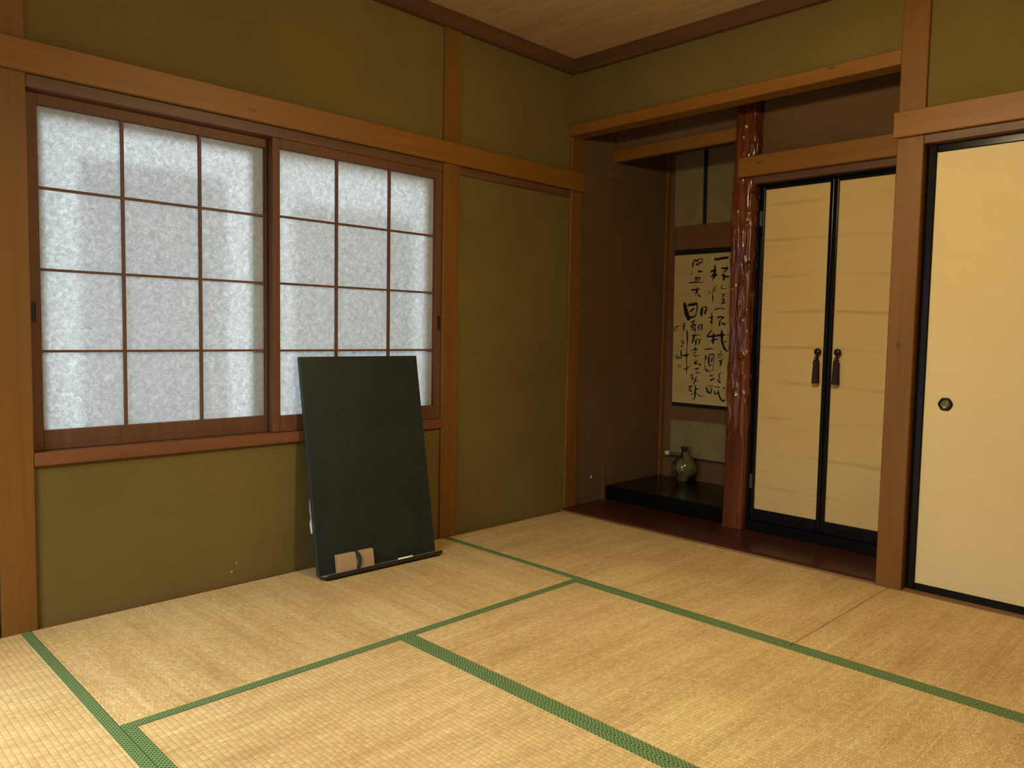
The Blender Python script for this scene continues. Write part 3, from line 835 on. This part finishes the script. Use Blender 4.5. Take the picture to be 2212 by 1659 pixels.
[(0.3406,0.6698,0.0021),(0.3507,0.6759,0.00186)],
[(0.3741,0.6934,0.00209),(0.389,0.6985,0.00208),(0.4093,0.6983,0.00231),(0.402,0.69,0.00138)],
[(0.3757,0.6686,0.00417),(0.3766,0.6583,0.00371),(0.3884,0.655,0.00416),(0.3997,0.662,0.00346),(0.4032,0.6777,0.00231)],
[(0.4033,0.6756,0.00254),(0.4063,0.6572,0.00508),(0.4121,0.6391,0.00507),(0.4243,0.6214,0.0053),(0.4395,0.6147,0.00528),(0.4507,0.6202,0.00275),(0.449,0.6335,0.00092)],
[(0.4335,0.6896,0.00345),(0.4386,0.6934,0.00413),(0.4429,0.6998,0.00183)],
[(0.1886,1.0966,0.0026),(0.2002,1.0971,0.00425),(0.2098,1.1013,0.00354),(0.2155,1.1083,0.00307),(0.2128,1.0978,0.00401),(0.2079,1.0862,0.00378)],
[(0.1953,1.0672,0.00532),(0.2035,1.0752,0.00496),(0.2154,1.0795,0.00519),(0.2256,1.0779,0.00424),(0.2236,1.0674,0.00353),(0.2113,1.0606,0.00307),(0.1979,1.0626,0.00426)],
[(0.1969,1.0436,0.00189),(0.2117,1.0509,0.00354),(0.2237,1.0527,0.00401),(0.224,1.0443,0.00424),(0.2239,1.0348,0.00306)],
[(0.2521,1.0776,0.00375),(0.2486,1.0634,0.00493),(0.2446,1.042,0.00188)],
[(0.2552,1.0781,0.00211),(0.273,1.0786,0.00398),(0.2713,1.0636,0.00421),(0.2671,1.0479,0.00351),(0.2613,1.0443,0.00164)],
[(0.2604,1.0656,0.00164),(0.2646,1.064,0.00164)],
[(0.2601,1.0551,0.00188),(0.2663,1.0573,0.00164)],
[(0.1976,1.0077,0.00189),(0.2108,1.0109,0.00402),(0.2252,1.0132,0.00377),(0.266,1.0155,0.00117)],
[(0.2221,1.0207,0.0033),(0.2172,1.0022,0.00637),(0.2119,0.9831,0.00591),(0.2058,0.9651,0.00521)],
[(0.2332,0.9825,0.00518),(0.2323,0.9688,0.00613),(0.232,0.9516,0.00424)],
[(0.236,0.9853,0.00236),(0.2623,0.9866,0.00328),(0.2581,0.9715,0.0047),(0.2527,0.9558,0.00306)],
[(0.2401,0.9721,0.00165),(0.2472,0.9738,0.00165)],
[(0.2371,0.9437,0.00188),(0.2307,0.9351,0.00283),(0.2237,0.9282,0.00401),(0.2359,0.9258,0.00354),(0.246,0.924,0.00259)],
[(0.1927,0.9112,0.00071),(0.2095,0.9177,0.00213),(0.2264,0.9198,0.00283),(0.2456,0.9225,0.00188)],
[(0.2186,0.9021,0.00236),(0.2282,0.9056,0.00378),(0.2377,0.9097,0.00212)],
[(0.2072,0.8842,0.00071),(0.2191,0.8909,0.00236),(0.2254,0.8844,0.00354),(0.2351,0.8822,0.00307),(0.2601,0.8908,0.00164)],
[(0.2435,0.8539,0.00306),(0.2361,0.8452,0.0059),(0.2285,0.8354,0.00567),(0.237,0.8347,0.00354),(0.2502,0.8363,0.00212),(0.2599,0.8342,0.00306),(0.2661,0.8269,0.0047),(0.2742,0.8342,0.00188)],
[(0.2298,0.8,0.00165),(0.243,0.8027,0.00495),(0.2609,0.8073,0.00188)],
[(0.2469,0.7972,0.00165),(0.2431,0.7892,0.00212)],
[(0.2342,0.7812,0.00094),(0.2464,0.7776,0.0033),(0.2585,0.7774,0.00282),(0.2703,0.7815,0.00094)],
[(0.1973,0.7599,0.00143),(0.2094,0.7626,0.00332),(0.2215,0.7643,0.00213)],
[(0.212,0.7596,0.00261),(0.2131,0.748,0.0045),(0.2169,0.7386,0.0045),(0.2095,0.7282,0.0019)],
[(0.2236,0.7411,0.00189),(0.2308,0.7447,0.00189)],
[(0.2391,0.7468,0.00331),(0.2439,0.75,0.00283),(0.2493,0.7529,0.00141)],
[(0.2405,0.7431,0.00283),(0.2358,0.728,0.00449),(0.2291,0.7128,0.00402),(0.2232,0.7015,0.00237)],
[(0.2312,0.7341,0.00213),(0.2434,0.7295,0.0026),(0.2593,0.7235,0.00212)],
[(0.1863,0.683,0.00214),(0.1988,0.6893,0.00357),(0.2109,0.6916,0.00285),(0.2268,0.6894,0.00118)],
[(0.2074,0.6882,0.0038),(0.2018,0.6751,0.00499),(0.1953,0.6651,0.00262),(0.1896,0.6589,0.00119)],
[(0.2,0.6583,0.00214),(0.2109,0.6612,0.0057),(0.2163,0.6654,0.00237)],
[(0.2415,0.7038,0.00189),(0.2398,0.686,0.00425),(0.2398,0.6669,0.00591),(0.2394,0.6457,0.00591),(0.2382,0.6266,0.00473),(0.2306,0.6095,0.00355)],
[(0.2456,0.6726,0.00425),(0.254,0.6753,0.00401),(0.2634,0.6795,0.00141)],
[(0.2069,0.6375,0.0019),(0.2177,0.6421,0.00308),(0.2296,0.6476,0.00166)],
[(0.2477,0.6495,0.00142),(0.2589,0.6428,0.00283),(0.27,0.6352,0.00353),(0.2832,0.6336,0.00235),(0.3035,0.6334,0.0007)],
[(0.143,1.0891,0.00453),(0.1423,1.0753,0.00548),(0.1409,1.0583,0.00501),(0.1406,1.0413,0.00358)],
[(0.1391,1.0402,0.00119),(0.1347,1.0135,0.00096),(0.1259,0.9835,0.00048)],
[(0.0708,1.0372,0.00313),(0.0714,1.049,0.00313),(0.078,1.0598,0.00289),(0.0903,1.0668,0.00312),(0.1089,1.0703,0.00168),(0.1351,1.0688,0.00119)],
[(0.0812,1.041,0.00144),(0.0961,1.0472,0.00144),(0.1021,1.0526,0.00144)],
[(0.082,1.0539,0.0012),(0.0957,1.0568,0.0012)],
[(0.166,1.0458,0.00119),(0.1666,1.031,0.00452),(0.1694,1.0098,0.00547),(0.1708,0.9865,0.00499),(0.1705,0.9674,0.00309),(0.1702,0.9377,0.00214),(0.1683,0.9101,0.00262),(0.1691,0.8888,0.00405),(0.17,0.8634,0.00381),(0.1709,0.84,0.0031),(0.1717,0.8188,0.00238)],
[(0.1717,0.8203,0.00238),(0.1727,0.7927,0.00357),(0.172,0.7798,0.00286),(0.1695,0.7616,0.00095)],
[(0.1225,0.9754,0.00144),(0.1324,0.9762,0.00263),(0.1413,0.97,0.00406),(0.1392,0.9614,0.0043),(0.1319,0.9559,0.00239)],
[(0.1237,0.9425,0.00239),(0.1304,0.9427,0.00455),(0.1385,0.945,0.00239)],
[(0.1265,0.9152,0.00239),(0.1272,0.896,0.00527),(0.1298,0.879,0.00431),(0.133,0.862,0.00168),(0.1385,0.8472,0.00072)],
[(0.1402,0.8811,0.0043),(0.152,0.884,0.00549),(0.1692,0.8846,0.00714),(0.1825,0.891,0.00238),(0.1913,0.8981,0.00071)],
[(0.0846,0.8828,0.00145),(0.0933,0.8874,0.00289),(0.1026,0.8862,0.00168)],
[(0.0796,0.8697,0.00193),(0.1001,0.8719,0.00313),(0.1277,0.8699,0.00168)],
[(0.0901,0.8565,0.00169),(0.108,0.8628,0.00264),(0.1266,0.8671,0.00096)],
[(0.1499,0.7946,0.00143),(0.1626,0.7986,0.00358),(0.1748,0.8034,0.00357),(0.2022,0.822,0.00071)]]

b = bm_new()
for k, st in enumerate(INK):
    pts = catmull(st)
    y = YS - 0.0012 - 0.000004 * k
    # rounded brush ends
    d0 = Vector((pts[1][0] - pts[0][0], pts[1][1] - pts[0][1])).normalized()
    d1 = Vector((pts[-1][0] - pts[-2][0], pts[-1][1] - pts[-2][1])).normalized()
    L, R = [], []
    for i, (x, z, w) in enumerate(pts):
        q0, q1 = pts[max(i - 1, 0)], pts[min(i + 1, len(pts) - 1)]
        d = Vector((q1[0] - q0[0], q1[1] - q0[1]))
        if d.length < 1e-9: continue
        d.normalize(); w = max(w, 0.0004)
        L.append((x - d.y * w, z + d.x * w)); R.append((x + d.y * w, z - d.x * w))
    def cap(c, d, w, s):
        return [(c[0] + w * 0.7 * s * d.x - d.y * w * q, c[1] + w * 0.7 * s * d.y + d.x * w * q) for q in (0.55, -0.55)]
    c0, c1 = cap(pts[0], d0, pts[0][2], -1), cap(pts[-1], d1, pts[-1][2], 1)
    L = [c0[0]] + L + [c1[0]]; R = [c0[1]] + R + [c1[1]]
    vl = [b.verts.new((x, y, z)) for x, z in L]; vr = [b.verts.new((x, y, z)) for x, z in R]
    for i in range(len(vl) - 1): b.faces.new((vl[i], vr[i], vr[i + 1], vl[i + 1]))
o = part('brush_writing', b, M['ink'], pp); o['label'] = 'black brush writing in vertical columns'
o = part('seal', add_box(bm_new(), 0.106, 0.130, YS - 0.0011, YS - 0.0007, 0.801, 0.825), M['seal'], pp); o['label'] = 'small faded red seal'

vc = (0.2265, 0.898, 0.0988)
prof = [(0.020, 0.0), (0.044, 0.0005), (0.046, 0.006), (0.055, 0.018), (0.070, 0.040), (0.0795, 0.068), (0.0815, 0.088), (0.076, 0.112), (0.062, 0.132), (0.043, 0.147),
        (0.029, 0.157), (0.0215, 0.166), (0.0192, 0.178), (0.0205, 0.192), (0.0245, 0.204), (0.0290, 0.2125), (0.0285, 0.2145), (0.0245, 0.2120), (0.0180, 0.196), (0.0155, 0.178), (0.016, 0.165)]
tag(obj('vase', add_lathe(bm_new(), prof, vc, 'z', 56), M['vase'], smooth=True), 'small round-bellied celadon vase with a narrow neck on the black platform', 'vase')

# ------------------------------------------------------------------ cupboard with two hinged doors
t = thing('cupboard', 'built-in cupboard with two tan cloth doors in black lacquer frames', 'cupboard', (1.32, 0.45, 0.0155))
b = bm_new()
add_box(b, 0.932, 1.734, 0.372, 0.43, 0.0155, 0.066, 0.004)
add_box(b, 0.932, 0.948, 0.376, 0.43, 0.066, 1.7735, 0.002); add_box(b, 1.708, 1.734, 0.376, 0.43, 0.066, 1.7735, 0.002)
add_box(b, 0.932, 1.734, 0.376, 0.43, 1.7635, 1.7735, 0.001)
add_box(b, 0.932, 1.734, 0.43, 0.435, 0.0155, 1.7735)
part('surround', b, M['black'], t)
def leaf(x0, x1, knob_x, hinge_x, side):
    z0, z1, yf = 0.068, 1.7625, 0.383
    sw0 = 0.0205
    b = bm_new()
    add_box(b, x0, x0 + sw0, yf, yf + 0.024, z0, z1, 0.0045, 2); add_box(b, x1 - sw0, x1, yf, yf + 0.024, z0, z1, 0.0045, 2)
    add_box(b, x0 + sw0, x1 - sw0, yf + 0.001, yf + 0.022, z0, 0.128, 0.002); add_box(b, x0 + sw0, x1 - sw0, yf + 0.001, yf + 0.022, 1.747, z1, 0.002)
    d = part('door', b, M['black'], t)
    d['label'] = side + ' cupboard door'
    part('cloth_panel', add_box(bm_new(), x0 + sw0 - 0.003, x1 - sw0 + 0.003, yf + 0.012, yf + 0.020, 0.12, 1.752), M['cupboard_cloth'], d)
    yk, zk = yf + 0.012, 0.9445
    b = bm_new()
    add_lathe(b, [(0.006, 0.0), (0.006, -0.010), (0.012, -0.013), (0.0165, -0.018), (0.0168, -0.023), (0.012, -0.029), (0.004, -0.031)], (knob_x, yk, zk), 'y', 24)
    part('knob', b, M['knob'], d, True)
    b = bm_new()
    tx = knob_x - 0.004; yt = yk - 0.020
    add_tube(b, [(knob_x, yk - 0.012, zk - 0.008), (tx + 0.001, yt, zk - 0.022), (tx, yt, zk - 0.036)], [0.006, 0.0055, 0.005], 10)
    for sx in (-1, 1):
        add_tube(b, [(tx, yt, zk - 0.024), (tx + sx * 0.009, yt - 0.002, zk - 0.028), (tx + sx * 0.0095, yt - 0.002, zk - 0.037), (tx + sx * 0.002, yt, zk - 0.040)], 0.0032, 8)
    add_lathe(b, [(0.003, 0.0), (0.010, -0.002), (0.0145, -0.010), (0.0145, -0.018), (0.0140, -0.030), (0.0160, -0.080), (0.0175, -0.112), (0.0172, -0.114), (0.002, -0.114)], (tx - 0.001, yt, zk - 0.038), 'z', 40, lambda a: 1.0 + 0.05 * math.sin(14 * a))
    part('tassel', b, M['cord'], d, True)
    for zh in (0.27, 1.605):
        b = bm_new()
        add_box(b, hinge_x - 0.011, hinge_x + 0.011, yf - 0.003, yf + 0.001, zh - 0.038, zh + 0.038, 0.001)
        add_lathe(b, [(0.0045, -0.037), (0.0045, 0.037)], (hinge_x, yf - 0.003, zh), 'z', 10)
        part('hinge', b, M['hinge'], d)
leaf(0.9485, 1.3165, 1.2745, 0.9500, 'left')
leaf(1.3175, 1.7075, 1.3705, 1.7065, 'right')

# ------------------------------------------------------------------ chalkboard leaning on the sill
yaw, tilt, bw, bh, th = 0.033535, 0.181117, 0.58768, 0.90037, 0.020
t = thing('chalkboard', 'dark green chalkboard leaning against the window sill', 'chalkboard', (0.16061, -1.65955, 0.0100))
# local frame: X along the width, Y = back, Z up the board
av = Vector((math.sin(yaw), math.cos(yaw), 0)); nv = Vector((math.cos(yaw), -math.sin(yaw), 0))
up = Vector((0, 0, 1)) * math.cos(tilt) - nv * math.sin(tilt); fn = nv * math.cos(tilt) + Vector((0, 0, 1)) * math.sin(tilt)
RB = Matrix(((av.x, -fn.x, up.x), (av.y, -fn.y, up.y), (av.z, -fn.z, up.z)))
t.rotation_euler = RB.to_euler()
lpart('panel', add_box(bm_new(), 0.0, bw, 0.0, th, 0.0, bh, 0.0012), M['board'], t)
e_ = lpart('edge_strip', add_box(bm_new(), -0.002, 0.0005, 0.0, th, 0.0, bh, 0.0005), M['board_edge'], t); e_['label'] = 'thin paler green edge'
b = bm_new()
add_box(b, 0.0, bw, -0.046, 0.0, -0.008, 0.001, 0.001)
add_box(b, 0.012, bw + 0.003, -0.050, -0.044, -0.0085, 0.0065, 0.001)
lpart('tray', b, M['tray'], t)
d_ = lpart('dust_line', add_box(bm_new(), 0.004, bw - 0.002, -0.043, -0.001, 0.0009, 0.0016), M['dust'], t); d_['label'] = 'grey chalk dust along the tray'
b = bm_new()
vs1 = [(-0.008, 0.176), (0.02, 0.18), (0.02, 0.31), (-0.002, 0.312), (-0.005, 0.27), (-0.003, 0.24), (-0.010, 0.215)]
add_prism(b, vs1, th + 0.001, th + 0.003)
p_ = lpart('paper_tag', b, M['white_paper'], t); p_['label'] = 'torn white paper sticking out behind the left edge'
TB = Matrix.Translation(t.location) @ RB.to_4x4()

# eraser and chalk lie in the tray: things of their own, set in the board's frame
e = thing('chalkboard_eraser', 'tan wooden chalkboard eraser with a dark strap, in the tray of the chalkboard', 'eraser', TB @ Vector((0.160, -0.0165, 0.0018)))
e.rotation_euler = (Matrix.Rotation(0.0, 3, 'Z') @ RB).to_euler()
lpart('block', add_box(bm_new(), -0.086, 0.086, -0.008, 0.0148, 0.0, 0.074, 0.0025, 2), M['eraser_wood'], e)
lpart('felt', add_box(bm_new(), -0.087, 0.0, -0.0135, -0.0075, 0.001, 0.073, 0.002), M['eraser_wood'], e)
lpart('felt', add_box(bm_new(), 0.010, 0.086, -0.0125, -0.0075, 0.001, 0.073, 0.002), M['eraser_wood'], e)
b = bm_new()
for i in range(12):
    z0 = -0.0005 + 0.076 * i / 12; z1 = z0 + 0.0764 / 12
    bow = lambda z: 0.012 * math.sin(PI * min(1, max(0, z / 0.075)))
    add_box(b, -0.004 + bow((z0 + z1) / 2), 0.010 + bow((z0 + z1) / 2), -0.0155 - 0.004 * math.sin(PI * (i + 0.5) / 12), -0.0125, z0, z1)
add_box(b, -0.004, 0.010, -0.0155, 0.0150, 0.0735, 0.0755)
s_ = lpart('strap', b, M['strap'], e); s_['label'] = 'dark cloth hand strap'
ck = thing('chalk_stick', 'short stick of white chalk in the right part of the chalkboard tray', 'chalk', TB @ Vector((0.398, -0.037, 0.0068)))
ck.rotation_euler = RB.to_euler()
b = bm_new(); add_lathe(b, [(0.004, -0.037), (0.0052, -0.036), (0.0050, 0.035), (0.0044, 0.037)], (0, 0, 0), 'x', 16)
lpart('stick', b, M['chalk'], ck, True)

# ------------------------------------------------------------------ pendant lamp over the room (its light falls on the mats)
t = thing('pendant_lamp', 'pale conical pendant lamp hanging over the middle of the room', 'lamp', (LX, LY, 2.06))
b = bm_new()
add_lathe(b, [(0.170, 1.985), (0.162, 2.03), (0.110, 2.13), (0.06, 2.165), (0.056, 2.163), (0.106, 2.127), (0.158, 2.028), (0.166, 1.985), (0.170, 1.985)], (LX, LY, 0), 'z', 48, None, False)
part('shade', b, M['shade'], t, True)
b = bm_new()
add_lathe(b, [(0.02, 2.10), (0.03, 2.12), (0.03, 2.19), (0.012, 2.20)], (LX, LY, 0), 'z', 20)
part('socket', b, M['black_matte'], t, True)
part('cord', add_tube(bm_new(), [(LX, LY, 2.19), (LX, LY, 2.503)], 0.004, 8), M['black_matte'], t)
